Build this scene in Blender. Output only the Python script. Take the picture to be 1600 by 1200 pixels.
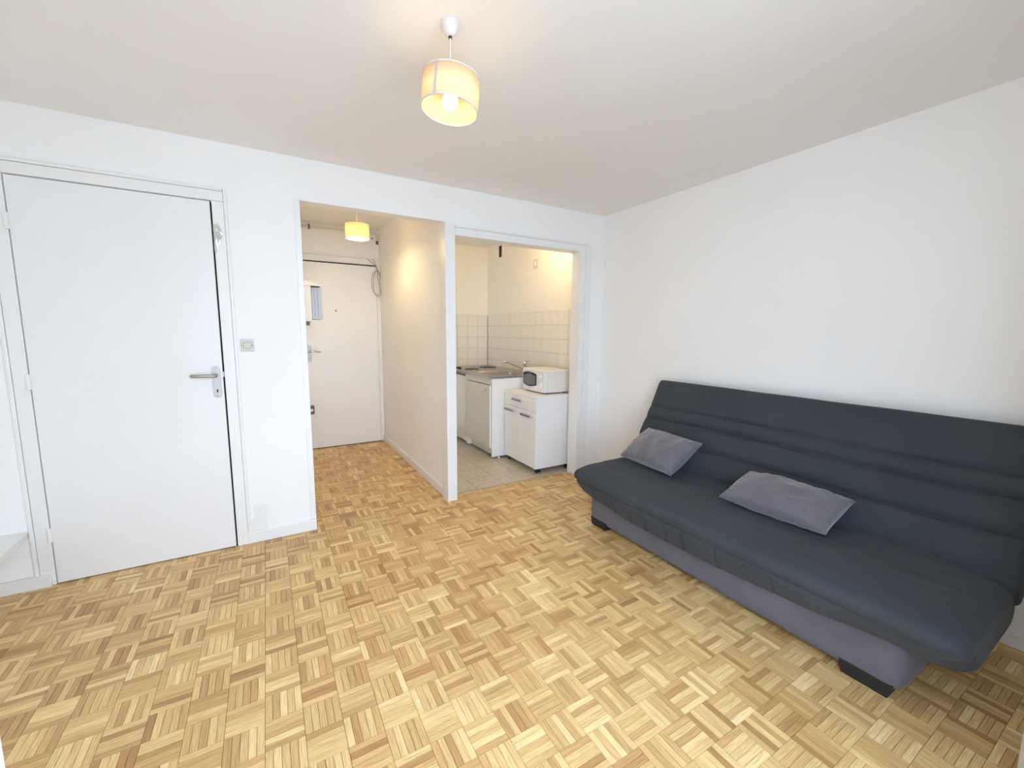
import bpy, bmesh, math, random
from mathutils import Vector, Matrix, noise

random.seed(7)
for _o in list(bpy.data.objects):
    bpy.data.objects.remove(_o, do_unlink=True)
S = bpy.context.scene
C = S.collection

# ------------------------------------------------------------------ camera
CAM = Vector((-2.70325, -2.97174, 1.33083))
CR = Vector((0.86322, -0.50477, 0.00739))
CU = Vector((0.05646, 0.11107, 0.99221))
CF = Vector((0.50166, 0.85608, -0.12437))
FPX = 652.824
cd = bpy.data.cameras.new('camera')
cam = bpy.data.objects.new('camera', cd)
C.objects.link(cam)
cd.sensor_fit = 'HORIZONTAL'
cd.sensor_width = 36.0
cd.lens = FPX / 1600 * 36.0
cd.clip_start = 0.01
m = Matrix.Identity(4)
for i in range(3):
    m[i][0] = CR[i]; m[i][1] = CU[i]; m[i][2] = -CF[i]; m[i][3] = CAM[i]
cam.matrix_world = m
S.camera = cam

# ------------------------------------------------------------------ sky, exposure
W = bpy.data.worlds.new('overcast_sky')
S.world = W
W.use_nodes = True
bg = W.node_tree.nodes['Background']
bg.inputs['Color'].default_value = (0.65, 0.80, 1.0, 1)
bg.inputs['Strength'].default_value = 6.9
S.view_settings.view_transform = 'Standard'
S.view_settings.look = 'None'
S.view_settings.gamma = 1.0
S.view_settings.use_curve_mapping = False
S.view_settings.exposure = 0.40
S.cycles.max_bounces = 16
S.cycles.diffuse_bounces = 12
S.cycles.glossy_bounces = 6
# light portal in the French window opening (guides sampling of the sky only)
pl = bpy.data.lights.new('window_portal', 'AREA')
pl.shape = 'RECTANGLE'; pl.size = 1.60; pl.size_y = 2.24
pl.cycles.is_portal = True
po = bpy.data.objects.new('window_portal', pl)
C.objects.link(po)
po.location = (-2.30, -3.16, 1.18)
po.rotation_euler = (math.radians(90), 0, 0)
BULB = 23.0        # strength of the room's bulbs
HALLBULB = 250.0
KITBULB = 210.0

# ------------------------------------------------------------------ node helpers
def new_mat(name):
    mt = bpy.data.materials.new(name)
    mt.use_nodes = True
    nt = mt.node_tree
    return mt, nt, nt.nodes['Principled BSDF']

def nd(nt, t, **kw):
    n = nt.nodes.new(t)
    for k, v in kw.items():
        if k.startswith('i_'):
            key = k[2:]
            key = int(key) if key.isdigit() else key
            n.inputs[key].default_value = v
        else:
            setattr(n, k, v)
    return n

def math_n(nt, op, a, b=None, c=None):
    n = nt.nodes.new('ShaderNodeMath'); n.operation = op
    for i, v in enumerate((a, b, c)):
        if v is None: continue
        if isinstance(v, (int, float)): n.inputs[i].default_value = v
        else: nt.links.new(v, n.inputs[i])
    return n.outputs[0]

def vec4(c): return (c[0], c[1], c[2], 1)

def plain(name, col, rough=0.5, metal=0.0, var=0.0, scale=3.0, bump=0.0, bscale=200.0, spec=0.5, sheen=0.0, coat=0.0):
    mt, nt, b = new_mat(name)
    b.inputs['Base Color'].default_value = vec4(col)
    b.inputs['Roughness'].default_value = rough
    b.inputs['Metallic'].default_value = metal
    b.inputs['Specular IOR Level'].default_value = spec
    b.inputs['Sheen Weight'].default_value = sheen
    b.inputs['Coat Weight'].default_value = coat
    tc = nd(nt, 'ShaderNodeTexCoord')
    if var:
        nz = nd(nt, 'ShaderNodeTexNoise', i_Scale=scale, i_Detail=5.0)
        nt.links.new(tc.outputs['Object'], nz.inputs['Vector'])
        rp = nd(nt, 'ShaderNodeValToRGB')
        rp.color_ramp.elements[0].position = 0.3
        rp.color_ramp.elements[1].position = 0.7
        rp.color_ramp.elements[0].color = vec4([max(0, x * (1 - var)) for x in col])
        rp.color_ramp.elements[1].color = vec4([min(1, x * (1 + var)) for x in col])
        nt.links.new(nz.outputs['Fac'], rp.inputs['Fac'])
        nt.links.new(rp.outputs['Color'], b.inputs['Base Color'])
    if bump:
        nz2 = nd(nt, 'ShaderNodeTexNoise', i_Scale=bscale, i_Detail=3.0)
        nt.links.new(tc.outputs['Object'], nz2.inputs['Vector'])
        bp = nd(nt, 'ShaderNodeBump', i_Strength=bump, i_Distance=0.002)
        nt.links.new(nz2.outputs['Fac'], bp.inputs['Height'])
        nt.links.new(bp.outputs['Normal'], b.inputs['Normal'])
    return mt

def emissive(name, col, strength):
    mt, nt, b = new_mat(name)
    b.inputs['Base Color'].default_value = (0.9, 0.9, 0.85, 1)
    b.inputs['Emission Color'].default_value = vec4(col)
    b.inputs['Emission Strength'].default_value = strength
    return mt

M = {}
M['wall'] = plain('wall_paint', (0.885, 0.88, 0.87), 0.75, var=0.015, scale=2.0, bump=0.12, bscale=90)
M['ceil'] = plain('ceiling_paint', (0.87, 0.86, 0.85), 0.85, var=0.012, scale=1.3, bump=0.10, bscale=120)
M['kwall'] = plain('kitchen_wall_paint', (0.85, 0.82, 0.75), 0.6, var=0.02, scale=2.0, bump=0.1, bscale=90)
M['gloss'] = plain('white_gloss_paint', (0.83, 0.83, 0.83), 0.32, var=0.012, scale=4, bump=0.05, bscale=30)
M['trim'] = plain('white_trim_paint', (0.84, 0.835, 0.825), 0.38, var=0.02, scale=9, bump=0.08, bscale=60)
M['frame'] = plain('white_window_frame', (0.85, 0.85, 0.85), 0.35)
M['laminate'] = plain('white_laminate', (0.88, 0.88, 0.88), 0.38)
M['lam_cream'] = plain('cream_laminate', (0.66, 0.63, 0.57), 0.35)
M['edge'] = plain('white_edge_band', (0.86, 0.86, 0.85), 0.3)
M['enamel'] = plain('white_enamel', (0.80, 0.79, 0.78), 0.25)
M['steel'] = plain('brushed_steel', (0.42, 0.40, 0.385), 0.30, 1.0, var=0.12, scale=60)
M['chrome'] = plain('chrome', (0.75, 0.75, 0.76), 0.14, 1.0)
M['satin'] = plain('satin_nickel', (0.47, 0.46, 0.44), 0.50, 1.0)
M['greymetal'] = plain('grey_handle_metal', (0.30, 0.30, 0.30), 0.4, 0.7)
M['black'] = plain('black_plastic', (0.02, 0.02, 0.022), 0.45)
M['plate'] = plain('cast_iron_hot_plate', (0.05, 0.048, 0.047), 0.5, 0.3)
M['foot'] = plain('black_foot', (0.012, 0.014, 0.016), 0.5)
M['plastic'] = plain('ivory_plastic', (0.62, 0.60, 0.54), 0.4)
M['wplastic'] = plain('white_plastic', (0.83, 0.83, 0.83), 0.4)
M['lampplastic'] = plain('white_lamp_plastic', (0.72, 0.70, 0.68), 0.4)
M['seam'] = plain('shade_seam_tape', (0.55, 0.50, 0.46), 0.6)
M['brown'] = plain('brown_lock_metal', (0.17, 0.10, 0.05), 0.45, 0.3)
M['cable'] = plain('grey_beige_cable', (0.42, 0.35, 0.26), 0.55)
M['pipe'] = plain('painted_pipe', (0.74, 0.70, 0.62), 0.45)
M['dark'] = plain('dark_gap', (0.015, 0.014, 0.013), 0.9)  # near-black colour stands in for shade in gaps and openings
M['subfloor'] = plain('dark_joint', (0.10, 0.06, 0.03), 0.9)
M['grout'] = plain('tile_grout', (0.36, 0.29, 0.22), 0.9)
M['cement'] = plain('light_concrete', (0.55, 0.54, 0.52), 0.9, var=0.1)  # paled so the added outdoor surfaces bounce more sky light
M['ktile'] = plain('cream_wall_tile', (0.82, 0.78, 0.71), 0.22, var=0.03, scale=14)
M['chip'] = plain('white_paint_chip', (0.85, 0.85, 0.84), 0.6)
M['logo'] = plain('grey_print', (0.30, 0.30, 0.32), 0.5)
M['glassdark'] = plain('dark_oven_glass', (0.035, 0.036, 0.04), 0.08)
M['mesh'] = plain('oven_screen', (0.13, 0.135, 0.14), 0.35, var=0.1, scale=300)

def parquet_material():
    mt, nt, b = new_mat('oak_mosaic_parquet')
    L = nt.links
    geo = nd(nt, 'ShaderNodeNewGeometry')
    sep = nd(nt, 'ShaderNodeSeparateXYZ')
    L.new(geo.outputs['Position'], sep.inputs[0])
    G = 0.1158
    px = math_n(nt, 'DIVIDE', math_n(nt, 'ADD', sep.outputs[0], 0.00133), G)
    py = math_n(nt, 'DIVIDE', math_n(nt, 'SUBTRACT', sep.outputs[1], 0.04926), G)
    cx = math_n(nt, 'FLOOR', px); cy = math_n(nt, 'FLOOR', py)
    fx = math_n(nt, 'SUBTRACT', px, cx); fy = math_n(nt, 'SUBTRACT', py, cy)
    par = math_n(nt, 'FLOORED_MODULO', math_n(nt, 'ADD', cx, cy), 2.0)   # 1: strips run along y
    inv = math_n(nt, 'SUBTRACT', 1.0, par)
    across = math_n(nt, 'ADD', math_n(nt, 'MULTIPLY', fx, par), math_n(nt, 'MULTIPLY', fy, inv))
    strip = math_n(nt, 'FLOOR', math_n(nt, 'MULTIPLY', across, 5.0))
    cmb = nd(nt, 'ShaderNodeCombineXYZ')
    L.new(cx, cmb.inputs[0]); L.new(cy, cmb.inputs[1]); L.new(strip, cmb.inputs[2])
    wn = nd(nt, 'ShaderNodeTexWhiteNoise', noise_dimensions='3D')
    L.new(cmb.outputs[0], wn.inputs['Vector'])
    cmb2 = nd(nt, 'ShaderNodeCombineXYZ', i_2=17.3)
    L.new(cx, cmb2.inputs[0]); L.new(cy, cmb2.inputs[1])
    wt = nd(nt, 'ShaderNodeTexWhiteNoise', noise_dimensions='3D')
    L.new(cmb2.outputs[0], wt.inputs['Vector'])
    tone = math_n(nt, 'ADD', math_n(nt, 'MULTIPLY', wn.outputs['Value'], 0.74), math_n(nt, 'MULTIPLY', wt.outputs['Value'], 0.26))
    rp = nd(nt, 'ShaderNodeValToRGB')
    e = rp.color_ramp.elements
    e[0].position = 0.0; e[0].color = (0.38, 0.20, 0.078, 1)
    e[1].position = 1.0; e[1].color = (0.90, 0.69, 0.36, 1)
    for pos, col in ((0.14, (0.48, 0.275, 0.108)), (0.36, (0.61, 0.385, 0.16)), (0.62, (0.69, 0.465, 0.205)), (0.84, (0.79, 0.565, 0.265))):
        q = e.new(pos); q.color = vec4(col)
    L.new(tone, rp.inputs['Fac'])
    # grain: long along the strip
    along = math_n(nt, 'ADD', math_n(nt, 'MULTIPLY', sep.outputs[1], par), math_n(nt, 'MULTIPLY', sep.outputs[0], inv))
    acr = math_n(nt, 'ADD', math_n(nt, 'MULTIPLY', sep.outputs[0], par), math_n(nt, 'MULTIPLY', sep.outputs[1], inv))
    g = nd(nt, 'ShaderNodeCombineXYZ')
    L.new(math_n(nt, 'MULTIPLY', along, 14.0), g.inputs[0])
    L.new(math_n(nt, 'MULTIPLY', acr, 300.0), g.inputs[1])
    L.new(math_n(nt, 'MULTIPLY', wn.outputs['Value'], 40.0), g.inputs[2])
    gn = nd(nt, 'ShaderNodeTexNoise', i_Scale=1.0, i_Detail=4.0, i_Roughness=0.6)
    L.new(g.outputs[0], gn.inputs['Vector'])
    mr = nd(nt, 'ShaderNodeMapRange', i_1=0.3, i_2=0.7, i_3=0.77, i_4=1.27)
    L.new(gn.outputs['Fac'], mr.inputs[0])
    mx = nd(nt, 'ShaderNodeMix', data_type='RGBA', blend_type='MULTIPLY')
    mx.inputs[0].default_value = 1.0
    L.new(rp.outputs['Color'], mx.inputs[6]); 
    cg = nd(nt, 'ShaderNodeCombineColor')
    for i in range(3): L.new(mr.outputs[0], cg.inputs[i])
    L.new(cg.outputs[0], mx.inputs[7])
    L.new(mx.outputs[2], b.inputs['Base Color'])
    rr = nd(nt, 'ShaderNodeMapRange', i_1=0.0, i_2=1.0, i_3=0.34, i_4=0.46)
    L.new(wn.outputs['Value'], rr.inputs[0])
    L.new(rr.outputs[0], b.inputs['Roughness'])
    b.inputs['Specular IOR Level'].default_value = 0.35
    bp = nd(nt, 'ShaderNodeBump', i_Strength=0.12, i_Distance=0.0006)
    L.new(gn.outputs['Fac'], bp.inputs['Height']); L.new(bp.outputs['Normal'], b.inputs['Normal'])
    return mt
M['parquet'] = parquet_material()

def terrazzo():
    mt, nt, b = new_mat('speckled_terrazzo')
    L = nt.links
    tc = nd(nt, 'ShaderNodeNewGeometry')
    v = nd(nt, 'ShaderNodeTexVoronoi', i_Scale=58.0)
    L.new(tc.outputs['Position'], v.inputs['Vector'])
    sp = nd(nt, 'ShaderNodeSeparateColor'); L.new(v.outputs['Color'], sp.inputs[0])
    rp = nd(nt, 'ShaderNodeValToRGB'); rp.color_ramp.interpolation = 'CONSTANT'
    e = rp.color_ramp.elements
    e[0].position = 0; e[0].color = (0.13, 0.085, 0.05, 1)
    e[1].position = 0.12; e[1].color = (0.50, 0.41, 0.29, 1)
    q = e.new(0.40); q.color = (0.60, 0.53, 0.43, 1)
    q = e.new(0.75); q.color = (0.72, 0.66, 0.56, 1)
    L.new(sp.outputs[0], rp.inputs['Fac'])
    mx = nd(nt, 'ShaderNodeMix', data_type='RGBA')
    mr = nd(nt, 'ShaderNodeMapRange', i_1=0.25, i_2=0.42); L.new(v.outputs['Distance'], mr.inputs[0])
    L.new(mr.outputs[0], mx.inputs[0])
    L.new(rp.outputs['Color'], mx.inputs[6]); mx.inputs[7].default_value = (0.58, 0.49, 0.37, 1)
    L.new(mx.outputs[2], b.inputs['Base Color'])
    b.inputs['Roughness'].default_value = 0.28
    return mt
M['terrazzo'] = terrazzo()

def fabric(name, c0, c1, rough=0.85, sheen=0.25, fine=900.0, bump=0.25, patch=3.0):
    mt, nt, b = new_mat(name)
    L = nt.links
    tc = nd(nt, 'ShaderNodeTexCoord')
    n1 = nd(nt, 'ShaderNodeTexNoise', i_Scale=patch, i_Detail=6.0, i_Roughness=0.6)
    L.new(tc.outputs['Object'], n1.inputs['Vector'])
    rp = nd(nt, 'ShaderNodeValToRGB')
    rp.color_ramp.elements[0].position = 0.3; rp.color_ramp.elements[1].position = 0.72
    rp.color_ramp.elements[0].color = vec4(c0); rp.color_ramp.elements[1].color = vec4(c1)
    L.new(n1.outputs['Fac'], rp.inputs['Fac']); L.new(rp.outputs['Color'], b.inputs['Base Color'])
    b.inputs['Roughness'].default_value = rough
    b.inputs['Sheen Weight'].default_value = sheen
    b.inputs['Sheen Roughness'].default_value = 0.5
    b.inputs['Specular IOR Level'].default_value = 0.25
    n2 = nd(nt, 'ShaderNodeTexNoise', i_Scale=fine, i_Detail=2.0)
    L.new(tc.outputs['Object'], n2.inputs['Vector'])
    bp = nd(nt, 'ShaderNodeBump', i_Strength=bump, i_Distance=0.001)
    L.new(n2.outputs['Fac'], bp.inputs['Height']); L.new(bp.outputs['Normal'], b.inputs['Normal'])
    return mt
M['cover'] = fabric('charcoal_cover', (0.040, 0.045, 0.054), (0.050, 0.056, 0.066), sheen=0.06)
M['basefab'] = fabric('grey_base_cloth', (0.115, 0.11, 0.13), (0.15, 0.143, 0.165), patch=5.0, sheen=0.1)
M['cushion'] = fabric('mauve_grey_microfibre', (0.115, 0.105, 0.122), (0.15, 0.138, 0.155), rough=0.7, sheen=0.5, patch=9.0)

def shade_mat():
    mt, nt, b = new_mat('cream_shade_cloth')
    L = nt.links
    out = nt.nodes['Material Output']
    tc = nd(nt, 'ShaderNodeTexCoord')
    wv = nd(nt, 'ShaderNodeTexNoise', i_Scale=500.0)
    L.new(tc.outputs['Object'], wv.inputs['Vector'])
    d = nd(nt, 'ShaderNodeBsdfDiffuse', i_Color=(0.86, 0.76, 0.58, 1))
    t = nd(nt, 'ShaderNodeBsdfTranslucent', i_Color=(0.98, 0.84, 0.60, 1))
    mx = nd(nt, 'ShaderNodeMixShader', i_0=0.42)
    bp = nd(nt, 'ShaderNodeBump', i_Strength=0.1, i_Distance=0.0005)
    L.new(wv.outputs['Fac'], bp.inputs['Height'])
    L.new(bp.outputs['Normal'], d.inputs['Normal'])
    L.new(d.outputs[0], mx.inputs[1]); L.new(t.outputs[0], mx.inputs[2])
    L.new(mx.outputs[0], out.inputs['Surface'])
    return mt
M['shade'] = shade_mat()
M['bulb'] = emissive('warm_bulb', (1.0, 0.70, 0.30), BULB)
M['hallbulb'] = emissive('warm_hall_bulb', (1.0, 0.75, 0.38), HALLBULB)
M['kitbulb'] = emissive('warm_kitchen_bulb', (1.0, 0.76, 0.42), KITBULB)

def clear(name, col, fac):
    mt, nt, b = new_mat(name)
    out = nt.nodes['Material Output']
    tr = nd(nt, 'ShaderNodeBsdfTransparent', i_Color=vec4(col))
    gl = nd(nt, 'ShaderNodeBsdfGlossy', i_Roughness=0.08)
    mx = nd(nt, 'ShaderNodeMixShader', i_0=fac)
    nt.links.new(tr.outputs[0], mx.inputs[1]); nt.links.new(gl.outputs[0], mx.inputs[2])
    nt.links.new(mx.outputs[0], out.inputs['Surface'])
    return mt
M['glass'] = clear('window_glass', (0.95, 0.97, 0.96), 0.07)
M['film'] = clear('clear_tape_film', (0.86, 0.85, 0.83), 0.22)
M['smoke'] = plain('grey_translucent_cover', (0.42, 0.47, 0.56), 0.25)

# ------------------------------------------------------------------ geometry helpers
ORG = {}
def obj(name, bm, mat, parent=None, origin=None, smooth=False, bevel=0.0, seg=2):
    """Link a bmesh built in world coordinates as one mesh object."""
    if parent is None:
        if origin is None:
            xs = [v.co for v in bm.verts]
            lo = Vector([min(c[i] for c in xs) for i in range(3)]); hi = Vector([max(c[i] for c in xs) for i in range(3)])
            origin = Vector(((lo.x + hi.x) / 2, (lo.y + hi.y) / 2, lo.z))
        origin = Vector(origin)
        base = origin
        loc = origin
    else:
        base = ORG[parent.name]
        loc = Vector((0, 0, 0))
    bmesh.ops.translate(bm, verts=bm.verts, vec=-base)
    bmesh.ops.recalc_face_normals(bm, faces=bm.faces)
    me = bpy.data.meshes.new(name)
    bm.to_mesh(me); bm.free()
    if smooth:
        for p in me.polygons: p.use_smooth = True
    me.materials.append(M[mat] if isinstance(mat, str) else mat)
    o = bpy.data.objects.new(name, me)
    C.objects.link(o)
    o.location = loc
    ORG[o.name] = base
    if parent is not None: o.parent = parent
    if bevel:
        md = o.modifiers.new('bevel', 'BEVEL'); md.width = bevel; md.segments = seg; md.limit_method = 'ANGLE'
        md.angle_limit = math.radians(40)
    return o

def tag(o, label, cat, group=None, kind=None):
    o['label'] = label; o['category'] = cat
    if group: o['group'] = group
    if kind: o['kind'] = kind
    return o

def thing(name, loc, label, cat, group=None, kind=None):
    o = bpy.data.objects.new(name, None)
    C.objects.link(o); o.location = loc
    o.empty_display_size = 0.1
    ORG[o.name] = Vector(loc)
    return tag(o, label, cat, group, kind)

def bx(bm, x0, x1, y0, y1, z0, z1):
    v = [bm.verts.new(c) for c in ((x0,y0,z0),(x1,y0,z0),(x1,y1,z0),(x0,y1,z0),(x0,y0,z1),(x1,y0,z1),(x1,y1,z1),(x0,y1,z1))]
    for f in ((3,2,1,0),(4,5,6,7),(0,1,5,4),(1,2,6,5),(2,3,7,6),(3,0,4,7)):
        bm.faces.new([v[i] for i in f])
    return bm

def box(*a):
    return bx(bmesh.new(), *a)

def boxes(lst):
    bm = bmesh.new()
    for a in lst: bx(bm, *a)
    return bm

def frame_of(d):
    d = d.normalized()
    up = Vector((0, 0, 1)) if abs(d.z) < 0.9 else Vector((1, 0, 0))
    a = d.cross(up).normalized(); b = d.cross(a).normalized()
    return a, b

def tube(bm, pts, r, n=10, cap=True):
    pts = [Vector(p) for p in pts]
    rs = r if isinstance(r, (list, tuple)) else [r] * len(pts)
    rings = []
    a = None
    for i, p in enumerate(pts):
        d = (pts[min(i + 1, len(pts) - 1)] - pts[max(i - 1, 0)])
        if a is None: a, b = frame_of(d)
        else:
            dn = d.normalized()
            a = (a - dn * a.dot(dn)).normalized(); b = dn.cross(a)
        rings.append([bm.verts.new(p + (a * math.cos(2*math.pi*k/n) + b * math.sin(2*math.pi*k/n)) * rs[i]) for k in range(n)])
    for i in range(len(rings) - 1):
        for k in range(n):
            bm.faces.new((rings[i][k], rings[i][(k+1) % n], rings[i+1][(k+1) % n], rings[i+1][k]))
    if cap:
        bm.faces.new(rings[0][::-1]); bm.faces.new(rings[-1])
    return bm

def lathe(bm, prof, center, axis='z', n=32, close=False):
    """prof: list of (radius, height). Revolved about an axis through center."""
    cx = Vector(center); rings = []
    for r, h in prof:
        ring = []
        for k in range(n):
            t = 2 * math.pi * k / n; c, s = r * math.cos(t), r * math.sin(t)
            v = {'z': Vector((c, s, h)), 'x': Vector((h, c, s)), 'y': Vector((c, h, s))}[axis]
            ring.append(bm.verts.new(cx + v))
        rings.append(ring)
    pairs = list(zip(rings[:-1], rings[1:]))
    if close: pairs.append((rings[-1], rings[0]))
    for A, B in pairs:
        for k in range(n):
            bm.faces.new((A[k], A[(k+1) % n], B[(k+1) % n], B[k]))
    if not close:
        if prof[0][0] > 1e-6: bm.faces.new(rings[0][::-1])
        if prof[-1][0] > 1e-6: bm.faces.new(rings[-1])
    bmesh.ops.remove_doubles(bm, verts=bm.verts, dist=1e-6)
    return bm

def prism(bm, poly, axis, a0, a1):
    """extrude a 2-D polygon along an axis; poly in the two remaining axes in order"""
    def P(u, v, w):
        return {'x': (w, u, v), 'y': (u, w, v), 'z': (u, v, w)}[axis]
    A = [bm.verts.new(P(u, v, a0)) for u, v in poly]; B = [bm.verts.new(P(u, v, a1)) for u, v in poly]
    bm.faces.new(A[::-1]); bm.faces.new(B)
    n = len(poly)
    for i in range(n): bm.faces.new((A[i], A[(i+1) % n], B[(i+1) % n], B[i]))
    return bm

def rounded(u0, u1, v0, v1, r, n=6):
    out = []
    for cx, cy, a0 in ((u1-r, v1-r, 0), (u0+r, v1-r, 90), (u0+r, v0+r, 180), (u1-r, v0+r, 270)):
        for k in range(n + 1):
            t = math.radians(a0 + 90 * k / n)
            out.append((cx + r * math.cos(t), cy + r * math.sin(t)))
    return out

def proj(P):
    d = Vector(P) - CAM
    z = d.dot(CF)
    if z < 0.05: return None
    return (800 + FPX * d.dot(CR) / z, 600 - FPX * d.dot(CU) / z)

def struct(name, bm, mat, label, cat, **kw):
    o = obj(name, bm, mat, **kw)
    return tag(o, label, cat, kind='structure')

# ------------------------------------------------------------------ room shell
H = 2.368; HH = 2.475; XL = -4.0; YF = -3.10
HX0, HX1 = -2.482, -1.518       # hall
HYB = 2.115
KX0, KX1 = -1.470, -0.030       # kitchen
KYB = 2.272
KC = 2.46

struct('wall_back', boxes([
    (XL - 0.1, -3.722, 0.0, 0.10, 0, H + 0.25),
    (-3.722, -2.926, 0.0, 0.10, 2.046, H + 0.25),
    (-3.722, -2.926, 0.07, 0.10, 0, 2.046),
    (-2.926, HX0, 0.0, 0.10, 0, H + 0.25),
    (HX0, HX1 - 0.02, 0.0, 0.10, 2.120, H + 0.25),
    (HX1 - 0.02, -0.255, 0.0, 0.10, 2.055, H + 0.25),
    (-0.255, 0.1, 0.0, 0.10, 0, H + 0.25)]), 'wall',
    'white painted back wall holding the door and both openings', 'wall', origin=(-2, 0.05, 0))
struct('wall_right', box(0, 0.1, YF - 0.1, 0.0, 0, H + 0.1), 'wall', 'bare white wall behind the charcoal sofa bed', 'wall')
struct('wall_left', box(XL - 0.1, XL, YF - 0.1, 0.0, 0, H + 0.1), 'wall', 'white side wall carrying the low white ledge', 'wall')
WX0, WX1, WZ0, WZ1 = -3.10, -1.50, 0.06, 2.30
struct('wall_front', boxes([
    (XL - 0.1, WX0, YF - 0.22, YF, 0, H + 0.1), (WX1, 0.1, YF - 0.22, YF, 0, H + 0.1),
    (WX0, WX1, YF - 0.22, YF, WZ1, H + 0.1), (WX0, WX1, YF - 0.22, YF, -0.02, WZ0)]), 'wall',
    'white wall with the French window, facing the doors', 'wall')
struct('ceiling', box(XL - 0.1, 0.1, YF - 0.22, 0.0, H, H + 0.12), 'ceil', 'plain off-white ceiling of the main room', 'ceiling')
struct('ceiling_hall', box(HX0 - 0.1, HX1 + 0.02, 0.10, HYB + 0.1, HH, HH + 0.1), 'kwall', 'cream ceiling of the entrance hall', 'ceiling')
struct('ceiling_kitchen', box(KX0 - 0.02, KX1 + 0.1, 0.10, KYB + 0.1, KC, KC + 0.1), 'kwall', 'shaded cream ceiling of the kitchenette', 'ceiling')
struct('wall_hall_left', box(HX0 - 0.1, HX0, 0.10, HYB + 0.1, 0, HH), 'wall', 'hidden left wall of the entrance hall', 'wall')
struct('wall_hall_right', box(HX1, KX0, 0.10, HYB + 0.1, 0, HH), 'wall', 'narrow partition wall between entrance hall and kitchenette', 'wall')
struct('wall_hall_back', box(HX0, HX1, HYB + 0.03, HYB + 0.13, 0, HH), 'wall', 'end wall of the hall around the entrance door', 'wall')
wkr = struct('wall_kitchen_right', box(KX1, KX1 + 0.1, 0.10, KYB + 0.1, 0, KC), 'kwall', 'kitchenette wall behind the tap, half tiled in cream', 'wall', origin=(KX1, 1, 0))
wkb = struct('wall_kitchen_back', box(KX0, KX1, KYB, KYB + 0.1, 0, KC), 'kwall', 'far kitchenette wall with square cream tiles', 'wall', origin=(-0.7, KYB, 0))

# wall tiles, one object each (150 mm), grout recessed behind them
T = 0.1500; TTOP = 1.553
def tile_mesh(name, w, h, axis):
    bm = bmesh.new()
    g = 0.0012; c = 0.0015; th = 0.006
    if axis == 'x':     # lies on an x-plane, proud towards -x
        P = lambda u, v, d: (-d, u, v)
    else:               # on a y-plane, proud towards -y
        P = lambda u, v, d: (u, -d, v)
    A = [(g, g), (w - g, g), (w - g, h - g), (g, h - g)]
    B = [(g + c, g + c), (w - g - c, g + c), (w - g - c, h - g - c), (g + c, h - g - c)]
    lo = [bm.verts.new(P(u, v, 0.0005)) for u, v in A]
    mid = [bm.verts.new(P(u, v, th - c)) for u, v in A]
    top = [bm.verts.new(P(u, v, th)) for u, v in B]
    bm.faces.new(top)
    for i in range(4):
        j = (i + 1) % 4
        bm.faces.new((lo[i], lo[j], mid[j], mid[i])); bm.faces.new((mid[i], mid[j], top[j], top[i]))
    bmesh.ops.recalc_face_normals(bm, faces=bm.faces)
    me = bpy.data.meshes.new(name); bm.to_mesh(me); bm.free()
    me.materials.append(M['ktile'])
    return me
txm = tile_mesh('tile_side', T, T, 'x'); tym = tile_mesh('tile_end', T, T, 'y')
def place(me, name, loc, parent):
    o = bpy.data.objects.new(name, me); C.objects.link(o)
    o.parent = parent; o.location = Vector(loc) - ORG[parent.name]
    return o
gx = obj('grout_bed', box(KX1 - 0.0035, KX1 + 0.001, 0.102, KYB - 0.001, 0.02, TTOP), 'grout', wkr)
gy = obj('grout_bed', box(-1.40, KX1 - 0.006, KYB - 0.0035, KYB + 0.001, 0.65, TTOP), 'grout', wkb)
for r in range(10):
    for k in range(14):
        y = 0.152 + k * T
        if r >= 5 and y > 0.75: continue
        place(txm, 'tile', (KX1 - 0.0005, y, TTOP - (r + 1) * T), wkr)
for r in range(6):
    for k in range(9):
        place(tym, 'tile', (KX1 - 0.007 - (k + 1) * T, KYB - 0.0005, TTOP - (r + 1) * T), wkb)

# ------------------------------------------------------------------ parquet floor
fl = struct('floor', boxes([(XL, 0, YF - 0.22, 0.11, -0.06, -0.003), (HX0, HX1, 0.11, HYB + 0.03, -0.06, -0.003)]),
            'subfloor', 'mosaic oak parquet floor in basket weave squares', 'floor', origin=(-2, -1.5, 0))
G = 0.1158; OX, OY = -0.00133, 0.04926
def plank_geo(bm, x0, x1, y0, y1, z):
    c = 0.0005; d = 0.003
    lo = [bm.verts.new(q) for q in ((x0, y0, z - d), (x1, y0, z - d), (x1, y1, z - d), (x0, y1, z - d))]
    hi = [bm.verts.new(q) for q in ((x0 + c, y0 + c, z), (x1 - c, y0 + c, z), (x1 - c, y1 - c, z), (x0 + c, y1 - c, z))]
    bm.faces.new(hi)
    for i in range(4):
        j = (i + 1) % 4
        bm.faces.new((lo[i], lo[j], hi[j], hi[i]))
regions = [(XL, 0.0, YF, 0.0), (HX0, HX1, -0.001, HYB + 0.02), (KX0 - 0.03, -0.26, -0.001, 0.104)]
planks = []
for i in range(-36, 1):
    for j in range(-29, 19):
        par = (i + j) % 2
        for s in range(5):
            if par == 1:
                x0, x1 = OX + i * G + s * G / 5, OX + i * G + (s + 1) * G / 5; y0, y1 = OY + j * G, OY + (j + 1) * G
            else:
                y0, y1 = OY + j * G + s * G / 5, OY + j * G + (s + 1) * G / 5; x0, x1 = OX + i * G, OX + (i + 1) * G
            for (a, b, c_, d_) in regions:
                X0, X1, Y0, Y1 = max(x0, a), min(x1, b), max(y0, c_), min(y1, d_)
                if X1 - X0 < 0.003 or Y1 - Y0 < 0.003: continue
                full = abs((X1 - X0) - (x1 - x0)) < 1e-6 and abs((Y1 - Y0) - (y1 - y0)) < 1e-6
                planks.append((X0, X1, Y0, Y1, par, full))
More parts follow.
